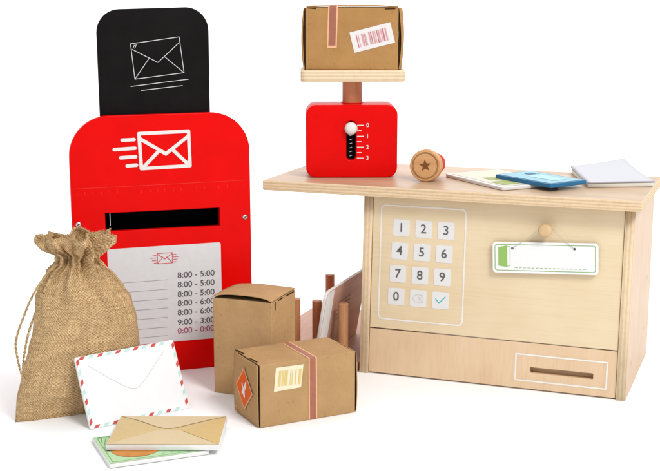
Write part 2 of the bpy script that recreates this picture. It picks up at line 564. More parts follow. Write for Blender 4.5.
def build_sign():
    c = (.2413, .1720)
    base = cw(c[0], .002 + c[1] * math.sin(LEAN), .153)
    s = thing('hanging_sign', 'blank white name sign with green door picture hanging from the peg by a string', 'sign', base, CYAW)
    off = T3(-c[0], -(.002 + c[1] * math.sin(LEAN)), -.153)
    fr = off @ front((0, .002, 0), LEAN)
    loc = fr @ T3(c[0], c[1], .0062) @ Matrix.Rotation(math.radians(2.9), 4, 'Z')
    w, h = .1325, .0395
    hole = lambda x, y: [(x + .0009 * math.cos(2 * PI * k / 12), y + .0009 * math.sin(2 * PI * k / 12)) for k in range(12)]
    board = obj('board', put(plate(rrect(w, h, .0045), .003, (), .0005), loc), 'sign', s)
    obj('border_line', put(ring(w - .006, h - .006, .003, .0008, 0, 0, .0002), loc), 'green_line', board)
    x0 = -.0585
    door = poly_bm([[(x0, -.0105), (x0 + .0113, -.0122), (x0 + .0113, .0152), (x0, .0128)]], .0003)
    obj('door_print', put(door, loc), 'green_ink', board)
    obj('door_frame_print', put(strokes([[(x0 + .0113, .0138), (x0 + .0150, .0138), (x0 + .0150, -.0105), (x0 + .0113, -.0112)]], .0005, .0003), loc), 'green_line', board)
    dash = []
    for k in range(17):
        xx = -.0375 + k * .00535
        dash.append([(xx, -.0128), (xx + .0030, -.0128)])
    obj('dashed_line', put(strokes(dash, .0006, .0003), loc), 'green_line', board)
    for x in (-.0405, .0372):
        obj('eyelet', put(lathe([(0, .0004), (.0013, .0006), (.0016, .0002)], 14), loc @ T3(x, .0118 if x < 0 else .0122, 0)), 'metal_dark', s)
    ends = [loc @ Vector((-.0405, .0118, .0008)), loc @ Vector((.0372, .0122, .0008))]
    pc = fr @ Vector((.2415, .2073, .0075))
    R_ = .0067
    arc = []
    for k in range(9):
        a = math.radians(148 - 116 * k / 8)
        arc.append(pc + R_ * Vector((math.cos(a), math.sin(a) * math.sin(LEAN), math.sin(a) * math.cos(LEAN))))
    obj('string', tube([ends[0], ends[0].lerp(arc[0], .5) + Vector((0, 0, -.001))] + arc + [arc[-1].lerp(ends[1], .5) + Vector((0, 0, -.001)), ends[1]], .00032, 6), 'string', s)
build_sign()

# ------------------------------------------------------------------ rack of dowels beside the counter, with a leaning card
def build_rack():
    t = thing('dowel_rack', 'low red brown wooden rack with upright dowels left of the counter', 'letter rack', cw(-.085, -.02), CYAW)
    sh = T3(.085, .02, 0)
    obj('base_board', put(slab(-.168, -.003, -.034, .275, 0, .0115, .0012), sh), 'rack_wood', t)
    for i, (a, v) in enumerate(((-.0965, .0138), (-.0650, .0132), (-.0263, .0105), (-.1035, .1675))):
        d_ = put(lathe([(0, .0115), (.0066, .0115), (.0066, .0893), (.0060, .0900), (0, .0900)], 28), sh @ T3(a, v, 0))
        obj('dowel', d_, 'dowel_tan' if i in (0, 2) else 'dowel', t)
build_rack()

def build_rack_card():
    b = cw(-.0555, -.024, .0118)
    t = thing('leaning_card', 'brown printed card with thick white edges leaning between the rack dowels', 'card', b, CYAW)
    # plate drawn in (depth, height); front face looks towards the counter
    cyc = Matrix(((0, 0, 1, 0), (1, 0, 0, 0), (0, 1, 0, 0), (0, 0, 0, 1)))
    lean = T3(0, 0, 0) @ Matrix.Rotation(math.radians(9.5), 4, 'Y')
    me = plate([(0, 0), (.165, 0), (.165, .101), (.012, .101), (.004, .0985), (0, .091)], .0045, (), .0008, 2, True)
    o = obj('card_board', put(me, lean @ T3(.00225, 0, 0) @ cyc), ['rack_wood', 'card_core'], t)
    lines = [[(.055, .075 - .006 * k), (.105, .075 - .006 * k)] for k in range(5)]
    obj('print_lines', put(strokes(lines, .0008, .0003), lean @ T3(.00225, 0, 0) @ cyc), 'brown_ink', o)
    obj('white_glare', put(poly_bm([[(.001, .004), (.030, .004), (.030, .0995), (.012, .0995), (.005, .0975), (.001, .091)]], .0002), lean @ T3(.00225, 0, 0) @ cyc), 'card_core', o)  # glare on the near part of the face, painted as a white area
build_rack_card()

# ------------------------------------------------------------------ post box
PX, PY, PYAW, PLEAN, PW = -.3286, 1.5754, .3268, .0157, .2362
def envelope_lines(w, h, tip=.6, dl=.38):
    """outline, flap and lower folds of an envelope of w x h with its lower left corner at 0,0"""
    box = [(0, 0), (w, 0), (w, h), (0, h), (0, 0)]
    fx = lambda t: (w * t, h - h * tip * t / .5)
    return [box, [(0, h * .93), (w / 2, h * (1 - tip)), (w, h * .93)], [(0, 0), (w * dl, h * (1 - tip * dl * 1.72))], [(w, 0), (w * (1 - dl), h * (1 - tip * dl * 1.72))]]

def build_postbox():
    t = thing('post_box', 'red toy post box with timetable sheet and black board standing up behind it', 'post box', (PX, PY, 0), PYAW)
    f = front((0, 0, 0), PLEAN)
    r = .052
    out = [(0, .0), (PW, .0)]
    for k in range(15):
        a = PI / 2 * k / 14
        out.append((PW - r + r * math.cos(a), .344 - r + r * math.sin(a)))
    for k in range(15):
        a = PI / 2 + PI / 2 * k / 14
        out.append((r + r * math.cos(a), .344 - r + r * math.sin(a)))
    slot = [(.0423, .1945), (.1938, .1935), (.1938, .2176), (.0423, .2186)]
    fp = obj('front_panel', put(plate(out, .009, [slot], .0012, 3), f), 'red', t)
    # hollow casing behind the front
    cas = []
    for a, b, c, d_ in ((.020, .026, .001, .300), (PW - .026, PW - .020, .001, .300), (.026, PW - .026, .294, .300), (.026, PW - .026, .001, .007)):
        cas.append(slab(a, b, c, d_, -.072, -.0165, .0006))
    cas.append(slab(.020, PW - .020, .001, .300, -.078, -.0723, .0006))
    obj('casing', put(join(cas), f), 'red', t)
    obj('slot_shade', put(join([slab(.036, .20, .2195, .2205, -.06, -.0168, 0), slab(.036, .20, .190, .191, -.06, -.0168, 0), slab(.035, .036, .190, .2205, -.06, -.0168, 0), slab(.20, .201, .190, .2205, -.06, -.0168, 0), slab(.035, .201, .190, .2205, -.062, -.0601, 0)]), f), 'black', t)  # added black box: the shade inside the slot is put into its colour
    obj('slot_glint', put(slab(.0492, .0501, .2005, .2175, -.0085, -.0078, .0002), f), 'metal', t)  # thin strip added for the bright reflection inside the slot
    # black board held between the front and the casing
    sh = f @ T3(.0022, 0, -.0098)
    r = .030
    x0, x1, z1 = .0395, .1842, .4795
    bo = [(x0 + .001, .20), (x1 - .001, .20)]
    bo[0:2] = [(x0 + .001, .2208), (x1 - .001, .2208)]
    for k in range(11):
        a = PI / 2 * k / 10
        bo.append((x1 - r + r * math.cos(a), z1 - r + r * math.sin(a)))
    for k in range(11):
        a = PI / 2 + PI / 2 * k / 10
        bo.append((x0 + r + r * math.cos(a), z1 - r + r * math.sin(a) - .002))
    bd = obj('black_board', put(plate(bo, .006, (), .0009), sh), 'chalkboard', t)
    TL, TR, BR, BL = (.0817, .4337), (.1449, .4418), (.1502, .3958), (.0859, .3889)
    def q(u, v):
        a = [TL[i] + (TR[i] - TL[i]) * u for i in (0, 1)]
        b = [BL[i] + (BR[i] - BL[i]) * u for i in (0, 1)]
        return (a[0] + (b[0] - a[0]) * v, a[1] + (b[1] - a[1]) * v)
    ch = [[q(0, 0), q(1, 0), q(1, 1), q(0, 1), q(0, 0)], [q(.02, .16), q(.50, .62), q(.98, .16)], [q(0, 1), q(.335, .47)], [q(1, 1), q(.645, .48)],
          [q(.04, .13), q(.075, .05)], [q(.075, .14), q(.11, .05)]]
    ch += [[(.0805, .3797), (.1557, .3874)], [(.0938, .3743), (.1475, .3792)]]
    obj('chalk_drawing', put(strokes(ch, .0007, .0003), sh), 'chalk', bd)
    # printed envelope with speed lines
    ex, ez, ew, eh = .0885, .2735, .0662, .0465
    P = lambda px, py: (.0869 + (px - 232) * .000178 + (py - 88) * .000002, .3219 - (py - 88) * .00018 + (px - 232) * .0000004)
    em = [[P(245, 100), P(610, 96), P(612, 347), P(252, 352), P(245, 100)], [P(250, 136), P(436, 253), P(606, 132)], [P(262, 348), P(380, 235)], [P(606, 343), P(490, 228)],
          [P(122, 142), P(208, 141)], [P(62, 207), P(212, 203)], [P(106, 267), P(214, 264)], [P(150, 327), P(217, 325)]]
    obj('envelope_emblem', put(strokes(em, .0045, .0003), f), 'white_ink', fp)
    # faint reflection painted as a pale line with a row of small marks
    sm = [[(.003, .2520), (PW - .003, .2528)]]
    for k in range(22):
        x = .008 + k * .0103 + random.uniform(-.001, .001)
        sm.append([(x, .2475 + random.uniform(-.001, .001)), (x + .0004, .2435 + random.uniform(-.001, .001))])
    obj('reflection_line', put(strokes(sm, .0006, .0003), f), 'red_pale', fp)
    for a, z in ((.0079, .2061), (.2281, .2030)):
        me = lathe([(.0036, 0), (.0036, .0008), (.0028, .0016), (0, .0019)], 24)
        s = obj('screw', put(me, f @ T3(a, z, 0)), 'metal', t, smooth=True)
        obj('screw_cross', put(strokes([[(-.0016, -.0006), (.0016, .0006)], [(.0006, -.0016), (-.0006, .0016)]], .0008, .0021), f @ T3(a, z, 0)), 'metal_dark', s)
    # timetable
    sx0, sx1, sz0, sz1 = .0432, .1939, .0405, .1712
    sheet = obj('timetable_sheet', put(plate(rrect(sx1 - sx0, sz1 - sz0, .003, (sx0 + sx1) / 2, (sz0 + sz1) / 2), .0005, (), .0001, 1), f @ T3(0, 0, .0005)), 'sheet', t)
    up = f @ T3(0, 0, .0008)
    ew, eh = .0200, .0138
    ic = envelope_lines(ew, eh, .58)
    icon = strokes(ic, .0008)
    sp = []
    for k, (a, b) in enumerate(((.004, .0015), (.0075, .0015), (.0055, .0015), (.0035, .0012))):
        y = eh * (.82 - .24 * k)
        sp += [[(-b - a, y), (-b, y)], [(ew + b, y), (ew + b + (.0035, .0068, .005, .0035)[k], y)]]
    obj('timetable_icon', put(join([tomesh(icon), tomesh(strokes(sp, .0007, .0002))]), up @ T3(.1083, .1478, 0)), 'red_ink', sheet)
    rows = ['8:00 - 5:00', '8:00 - 5:00', '8:00 - 5:00', '8:00 - 6:00', '8:00 - 6:00', '9:00 - 3:00', '0:00 - 0:00']
    zz = [.1300, .1173, .1043, .0920, .0793, .0660, .0543]
    lines, dark = [], []
    for i, (b, z) in enumerate(zip(rows, zz)):
        me = put(text(b, .0112, 'LEFT', .0500, .00004), up @ T3(.1343 - .0003 * i, z, 0))
        if i < 6: dark.append(me)
        else: rose = me
        lines.append([(.048, z - .0045), (.1212 - .0003 * i, z - .0045)])
    obj('opening_hours', join(dark), 'dark_ink', sheet)
    obj('closed_hours', rose, 'rose_ink', sheet)
    obj('ruled_lines', put(strokes(lines, .0004), up), 'grey_ink', sheet)
build_postbox()

# ------------------------------------------------------------------ kitchen-type toy scale and the parcel on it
SX, SY, SYAW = -.0322, 1.6766, .0233
def build_scale():
    t = thing('toy_scale', 'red toy scale with white slider knob standing on the counter top', 'scale', (SX, SY, ZT), SYAW)
    w, h, d_ = .1229, .098, .0588
    f = front((0, 0, 0))
    slot = rrect(.0125, .052, .0060, .0606, .0500)
    out = rrect(w, h, .0135, w / 2, h / 2)
    body = join([plate(out, .012, [slot], .0022, 4), put(plate(out, d_ - .0122, (), .0022, 4), T3(0, 0, -.0122))])
    b = obj('body', put(body, f), 'red', t)
    obj('slot_back', put(plate(rrect(.016, .056, .0075, .0606, .0500), .0015, (), .0002), f @ T3(0, 0, -.0103)), 'black', b)
    obj('slot_lining', put(ring(.0128, .0523, .0062, .0003, .0606, .0500, -.0009), f), 'black', b)
    tk = []
    for i in range(7):
        z = .0709 - .0147 * i / 2
        tk.append([(.0689, z), (.0772 if i % 2 == 0 else .0745, z)])
    obj('tick_marks', put(strokes(tk, .0011, .0003), f), 'white_ink', b)
    tz = [[(.0592, .056 - .0055 * k), (.0618, .0568 - .0055 * k)] for k in range(6)]
    obj('slot_ticks', put(strokes(tz, .0006, -.0099), f), 'metal', b)
    for i in range(4):
        obj('digit', put(text(str(i), .0074, 'CENTER', None, .0001), f @ T3(.0826, .0709 - .0147 * i, .0003)), 'white_ink', b)
    kn = lathe([(0, -.006), (.0035, -.006), (.0035, 0), (.0062, .0006), (.0082, .0026), (.0086, .0048), (.0072, .0078), (.004, .0096), (0, .0102)], 32)
    obj('slider_knob', put(kn, f @ T3(.0602, .0672, .0008)), 'ivory', t, smooth=True)
    obj('post', put(lathe([(0, 0), (.0134, 0), (.0134, .0315), (0, .0315)], 40), T3(.0632, .034, h - .0003)), 'post_wood', t)
    obj('collar_line', put(lathe([(.0136, 0), (.0150, .0004), (.0150, .0010), (.0136, .0012)], 40), T3(.0632, .034, h - .0002)), 'red', b)
    m = plate(rrect(.1392, .076, .0075, .0626, .034), .0155, (), .0011, 2, True)
    pl = put(m, T3(0, 0, .1444))
    obj('platform', pl, ['plat_wood', ply_edge('platform ply edge local', 'z', .0155, 7, (.76, .61, .42), (.63, .47, .29), .1289)], t)
build_scale()

def bulge_panel(w, h, bx, lift=0.0, nx=14, ny=14, thick=.0009, inset=.0012, tilt=0.0, tilt0=0.0):
    """a cardboard flap: sheet in XY bowing towards +z; lift raises its lower edge, tilt its left edge"""
    bm = bmesh.new()
    g = []
    for layer in (0, 1):
        gl = []
        for j in range(ny + 1):
            row = []
            for i in range(nx + 1):
                u, v = i / nx, j / ny
                z = bx * (math.sin(PI * u) ** .8 * .6 + math.sin(PI * v) ** .8 * .4) + lift * (1 - v) ** 1.6 * (math.sin(PI * u) ** .5) + tilt * u ** 3 + tilt0 * (1 - u) ** 3 + .0003 * math.sin(9 * u + 5 * v)
                row.append(bm.verts.new((inset + u * (w - 2 * inset), inset + v * (h - 2 * inset), z - layer * thick)))
            gl.append(row)
        g.append(gl)
    for layer, gl in enumerate(g):
        for j in range(ny):
            for i in range(nx):
                q = (gl[j][i], gl[j][i + 1], gl[j + 1][i + 1], gl[j + 1][i])
                fc = bm.faces.new(q if layer == 0 else q[::-1])
                fc.material_index = 0 if layer == 0 else 1
                fc.smooth = True
    loop = [(0, i) for i in range(nx)] + [(j, nx) for j in range(ny)] + [(ny, i) for i in range(nx, 0, -1)] + [(j, 0) for j in range(ny, 0, -1)]
    for k in range(len(loop)):
        (j0, i0), (j1, i1) = loop[k], loop[(k + 1) % len(loop)]
        bm.faces.new((g[0][j0][i0], g[1][j0][i0], g[1][j1][i1], g[0][j1][i1]))
    return tomesh(bm)

LEFT = Matrix(((0, 0, -1, 0), (-1, 0, 0, 0), (0, 1, 0, 0), (0, 0, 0, 1)))     # sheet -> left end, outward -x ; sheet x runs from back to front
RIGHT = Matrix(((0, 0, 1, 0), (1, 0, 0, 0), (0, 1, 0, 0), (0, 0, 0, 1)))     # sheet -> right end, outward +x

def strip_over(x0, x1, pts, skew=0.0):
    """tape following pts (y, z) with width x0..x1; three long faces: edge, core, edge"""
    bm = bmesh.new()
    b = (x1 - x0) * .14
    rows = []
    L_ = 0
    for i, (y, z) in enumerate(pts):
        if i: L_ += math.hypot(y - pts[i - 1][0], z - pts[i - 1][1])
        s = skew * L_
        rows.append([bm.verts.new((x + s, y, z)) for x in (x0, x0 + b, x1 - b, x1)])
    for a, c in zip(rows[:-1], rows[1:]):
        for k in range(3):
            fc = bm.faces.new((a[k], a[k + 1], c[k + 1], c[k]))
            fc.material_index = 0 if k == 1 else 1
    bmesh.ops.recalc_face_normals(bm, faces=bm.faces)
    return tomesh(bm)

def carton_body(w, d_, h, bulge=.0006):
    bm = bmesh.new()
    bmesh.ops.create_cube(bm, size=1)
    bmesh.ops.transform(bm, verts=bm.verts, matrix=T3(w / 2, d_ / 2, h / 2) @ Matrix.Diagonal((w, d_, h, 1)))
    bmesh.ops.bevel(bm, geom=list(bm.edges), offset=.0011, segments=2, profile=.5, affect='EDGES')
    return tomesh(bm)

def barcode(w, h, n, mats_seed, frac=.7):
    random.seed(mats_seed)
    x = -w / 2 * .82
    polys = []
    while x < w / 2 * .8:
        bw = random.choice((.0008, .0012, .002, .0028))
        polys.append([(x, -h / 2 * frac), (x + bw, -h / 2 * frac), (x + bw, h / 2 * frac), (x, h / 2 * frac)])
        x += bw + random.choice((.0007, .001, .0016, .0034))
    return polys

def build_parcel():
    w, d_, h = .1268, .070, .0815
    z0 = ZT + .1444 + .0003
    t = thing('small_parcel', 'brown cardboard parcel with pink barcode label on top of the red scale', 'parcel', (-.0345, 1.6835, z0), math.radians(-3.2))
    b = obj('carton', put(carton_body(w - .004, d_, h), T3(.002, 0, 0)), 'kraft_c', t)
    obj('end_flap', put(bulge_panel(d_, h, .0070, 0, inset=.0010, tilt=.0014), T3(-.0004 + .002, d_, 0) @ LEFT), ['kraft_c', 'kraft_dark'], t)
    obj('end_flap', put(bulge_panel(d_, h, .0070, 0, inset=.0010, tilt0=.0014), T3(w - .0016, 0, 0) @ RIGHT), ['kraft_c', 'kraft_dark'], t)
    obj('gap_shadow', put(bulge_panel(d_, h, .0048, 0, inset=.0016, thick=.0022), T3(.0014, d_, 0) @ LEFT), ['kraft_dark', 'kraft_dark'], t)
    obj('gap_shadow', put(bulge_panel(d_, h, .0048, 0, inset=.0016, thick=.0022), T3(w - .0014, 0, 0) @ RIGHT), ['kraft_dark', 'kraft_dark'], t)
    obj('top_flap', put(bulge_panel(w - .004, d_, .0022, 0, inset=.0012), T3(.002, 0, h + .0010)), ['kraft_c', 'kraft_dark'], t)
    f = front((0, 0, 0))
    sl = [[(.004, h - .0012), (.016, h - .0022), (.016, h - .0009), (.004, h - .0002)], [(w - .020, h - .0026), (w - .006, h - .0022), (w - .006, h - .0008), (w - .020, h - .0012)]]
    for q in sl: obj('tuck_slot', put(poly_bm([q], .0003), f), 'kraft_dark', t)
    path = [(-.0004, .0312), (-.0004, h - .0005), (.0004, h + .0016), (.01, h + .0031), (.035, h + .0036), (.06, h + .0031)]
    tp = obj('tape', strip_over(.0305, .0436, path, .03), ['tape', 'tape_edge'], t)
    obj('tape_end', put(poly_bm([[(.0305, .0283), (.0436, .0283), (.0436, .0316), (.0305, .0316)]], .0005), f), 'tape_edge', tp)
    cor = [(.0600, .0490), (.1137, .0625), (.1208, .0363), (.0676, .0215)]
    cx, cz = sum(c[0] for c in cor) / 4, sum(c[1] for c in cor) / 4
    ang = math.atan2(.0135, .0537)
    loc = f @ T3(cx, cz, .0005) @ Matrix.Rotation(ang, 4, 'Z')
    lb = obj('address_label', put(plate(rrect(.0555, .0275, .0006), .0003, (), .00008, 1), loc), 'pink_label', t)
    bars = barcode(.050, .024, 0, 4)
    obj('barcode', put(poly_bm([p for i, p in enumerate(bars) if i % 3], .0003), loc), 'pink_bar', lb)
    obj('barcode_dark', put(poly_bm([p for i, p in enumerate(bars) if not i % 3], .0003), loc), 'pink_bar_dark', lb)
build_parcel()

# ------------------------------------------------------------------ the two cartons on the floor
def build_front_box():
    w, d_, h = .1299, .0745, .0761
    t = thing('cardboard_box', 'brown cardboard box with orange diamond sticker and tape lying in front', 'box', (-.0839, 1.3891, 0), .4733)
    obj('carton', put(carton_body(w - .005, d_, h), T3(.0035, 0, 0)), 'kraft', t)
    fl = put(bulge_panel(d_, h, .0022, 0, inset=.0008, tilt=.0011), T3(.0022, d_, 0) @ LEFT)
    flo = obj('end_flap', fl, ['kraft', 'kraft_dark'], t)
    obj('end_flap', put(bulge_panel(d_, h, .0030, 0, inset=.0010, tilt0=.0014), T3(w - .0008, 0, 0) @ RIGHT), ['kraft', 'kraft_dark'], t)
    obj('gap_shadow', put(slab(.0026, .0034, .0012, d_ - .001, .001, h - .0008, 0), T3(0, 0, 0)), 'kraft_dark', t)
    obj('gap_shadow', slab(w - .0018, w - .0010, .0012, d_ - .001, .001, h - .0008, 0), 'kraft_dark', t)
    # tuck slots cut into the top near the left end
    tk = [[(.0022, .0330), (.0060, .0300), (.0070, .0130), (.0045, .0125), (.0040, .0290)], [(.0020, .0735), (.0058, .0715), (.0070, .0520), (.0045, .0515), (.0035, .0700)]]
    for q in tk: obj('tuck_slot', poly_bm([q], h + .0003), 'kraft_dark', t)
    f = front((0, 0, 0))
    path = [(.0735, h + .0004), (.0005, h + .0004), (-.0004, h - .0006), (-.0004, .0006)]
    obj('tape', strip_over(.0655, .0765, path, .003), ['tape', 'tape_edge'], t)
    loc = f @ T3(.0391, .0566, .0005) @ Matrix.Rotation(math.radians(-2), 4, 'Z')
    m = plate([(-.0180, -.0155), (.0172, -.0135), (.0196, .0142), (-.0160, .0135)], .0003, (), .00008, 1)
    lb = obj('barcode_label', put(m, loc), 'yellow_label', t)
    bars = [[(p[0] + .001 + q * .06, q) for p, q in zip(pl, [y[1] for y in pl])] for pl in barcode(.032, .026, 0, 9)]
    obj('barcode', put(poly_bm(bars, .0003), loc), 'yellow_bar', lb)
    # diamond on the left end; sheet x runs back to front, so mirror from depth
    le = T3(-.0014, d_, 0) @ LEFT
    cx, cz = d_ - .0362, .0385
    def dm(s): return [(cx - .0242 * s, cz), (cx, cz - .0262 * s), (cx + .0250 * s, cz), (cx, cz + .0262 * s)]
    dd = obj('diamond_sticker', put(plate(dm(1), .0003, (), .00008, 1), le), 'diamond_edge', flo)
    obj('diamond_field', put(poly_bm([dm(.87)], .0003), le), 'diamond', dd)
    g = [(-.0075, .0065), (-.0050, .0045), (-.0040, .0088), (-.0010, .0015), (.0020, .0038), (.0050, .0095), (.0085, .0108), (.0062, .0025), (.0030, -.0022), (.0038, -.0085), (.0010, -.0120), (-.0022, -.0065), (-.0060, -.0085), (-.0062, -.0045), (-.0025, -.0010), (-.0035, .0015)]
    obj('white_glyph', put(poly_bm([[(cx + x, cz + y) for x, y in g]], .0005), le), 'white_ink', dd)
    mk = [(d_ - .0665, .010), (d_ - .0600, .010), (d_ - .0600, .0035), (d_ - .0665, .0035), (d_ - .0665, .010)]
    obj('corner_mark', put(strokes([mk], .0006, .0004), T3(-.0010, d_, 0) @ LEFT), 'tape_edge', flo)
build_front_box()

def build_tall_box():
    w, d_, h = .0798, .0772, .1236
    t = thing('cardboard_box', 'plain upright brown cardboard box with loose lid behind the taped box', 'box', (-.1465, 1.5243, 0), -.3591)
    obj('carton', carton_body(w, d_, h), 'kraft_b', t)
    obj('lid', put(bulge_panel(w + .0015, d_ + .001, .0030, .0040, inset=.0003), T3(-.0008, -.0012, h + .0016)), ['kraft_b', 'kraft_dark'], t)
    fr = [[(.003, h - .0005), (w * .3, h - .0012), (w * .62, h - .0018), (w - .006, h - .0002), (w - .006, h + .0002), (.003, h + .0002)]]
    r = T3(w, 0, 0) @ RIGHT
    n = [[(.010, h - .0012), (.0115, h - .012), (.0125, h - .012), (.0125, h - .0012)], [(.020, h - .0022), (.034, h - .0022), (.036, h - .0006), (.020, h - .0006)], [(.046, h - .0024), (.072, h - .0024), (.072, h - .0006), (.046, h - .0006)]]
    for q in n: obj('tuck_slot', put(poly_bm([q], .0003), r), 'kraft_dark', t)
build_tall_box()

# ------------------------------------------------------------------ letters on the floor
def build_airmail():
    w, h, lean = .1313, .0862, .4438
    t = thing('airmail_envelope', 'white airmail envelope with red and mint striped border leaning on the sack', 'envelope', (-.2772, 1.3847, .0006), .6308)
    f = front((0, 0, 0), lean)
    b = obj('envelope_body', put(plate(rrect(w, h, .0022, w / 2, h / 2), .0040, (), .0006), f), 'env_white', t)
    red, mint = [], []
    s, tk, sk = .0078, .0036, .0034
    def run(L_, make):
        k, i = .004, 0
        while k + s < L_ - .003:
            (red if i % 2 == 0 else mint).append(make(k)); k += .0118; i += 1
    par = lambda x: [(x, .0005), (x + .0058, .0005), (x + .0058 + sk, .0005 + tk), (x + sk, .0005 + tk)]
    run(w, lambda k: par(k))
    run(w, lambda k: [(x, h - .001 - tk + y) for x, y in par(k)])
    pv = lambda x: [(.0005, x), (.0005, x + .0058), (.0005 + tk, x + .0058 + sk), (.0005 + tk, x + sk)]
    run(h, lambda k: pv(k))
    run(h, lambda k: [(w - .001 - tk + x, y) for x, y in pv(k)])
    obj('red_stripes', put(poly_bm(red, .0002), f), 'air_red', b)
    obj('mint_stripes', put(poly_bm(mint, .0002), f), 'air_blue', b)
    fl = [(.014, h * .86), (.030, h * .70), (.052, h * .50), (.060, h * .445), (.0665, h * .425), (.073, h * .445), (.082, h * .52), (.103, h * .74), (.116, h * .87)]
    obj('flap_crease', put(strokes([fl], .0006, .0002), f), 'env_line', b)
build_airmail()

def build_green_card():
    w, d_ = .1112, .0887
    t = thing('postcard', 'green postcard with orange fruit picture lying under the tan envelope', 'postcard', (-.2345, 1.2635, .0004), math.atan2(.0399, .1038) + .025)
    b = obj('card_board', put(plate(rrect(w, d_, .0018, w / 2, d_ / 2), .0045, (), .0005, 2, True), T3(0, 0, .0049)), 'card_core', t)
    up = T3(0, 0, .0052)
    obj('mint_field', put(poly_bm([rrect(w - .0022, d_ - .0022, .0015, w / 2, d_ / 2)]), up), 'mint', b)
    obj('border_line', put(ring(w - .009, d_ - .009, .001, .0006, w / 2, d_ / 2, .0003), up), 'mint_line', b)
    circ = [(.0375 + .0275 * math.cos(2 * PI * k / 40), .0355 + .0255 * math.sin(2 * PI * k / 40)) for k in range(40)]
    fr = obj('fruit_picture', put(poly_bm([circ], .0004), up), 'orange', b)
    ln = [[(.0065, .0400), (.0160, .0375), (.037, .041)]]
    obj('stem_picture', put(strokes(ln, .0022, .0007), up), 'brown_ink', fr)
    lv = [[(.008, .060), (.014, .080)], [(.014, .060), (.018, .081)], [(.020, .064), (.0215, .082)], [(.027, .068), (.026, .082)], [(.007, .066), (.009, .082)], [(.030, .07), (.034, .082)], [(.0055, .083), (.06, .083)]]
    obj('leaf_picture', put(strokes(lv, .0008, .0006), up), 'mint_line', b)
    sd = [[(.060 + .009 * k, .008), (.064 + .009 * k, .012)] for k in range(5)]
    obj('grass_picture', put(strokes(sd, .0006, .0006), up), 'green_line', b)
build_green_card()

def build_tan():
    w, d_ = .1245, .0942
    t = thing('tan_envelope', 'tan envelope with pointed flap lying on top of the green postcard', 'envelope', (-.2455, 1.304, .0062), -.012)
    b = obj('envelope_body', put(plate(rrect(w, d_, .0012, w / 2, d_ / 2), .0062, (), .0006, 2, True), T3(0, 0, .0062)), 'card_core', t)
    up = T3(0, 0, .0064)
    e = .0008
    fl = [(e, d_ - e), (.024, .078), (.040, .0640), (.050, .0555), (.058, .0515), (.064, .0512), (.072, .0550), (.086, .0665), (.104, .080), (w - e, d_ - e)]
    obj('body_field', put(poly_bm([[(e, e), (w - e, e), (w - e, d_ - e), (e, d_ - e)]]), up), 'tan', b)
    obj('lower_fold', put(poly_bm([[(e, e), (w - e, e), (w * .62, .044), (w / 2, .050), (w * .38, .044)]], .0003), up), 'tan_light', b)
    obj('side_fold', put(poly_bm([[(w - e, e), (w - e, d_ - e), (w * .64, .044)], ], .00035), up), 'tan_dark', b)
    obj('flap', put(poly_bm([fl], .0004), up), 'tan_light', b)
    obj('flap_crease', put(strokes([fl], .0005, .0005), up), 'tan_line', b)
build_tan()

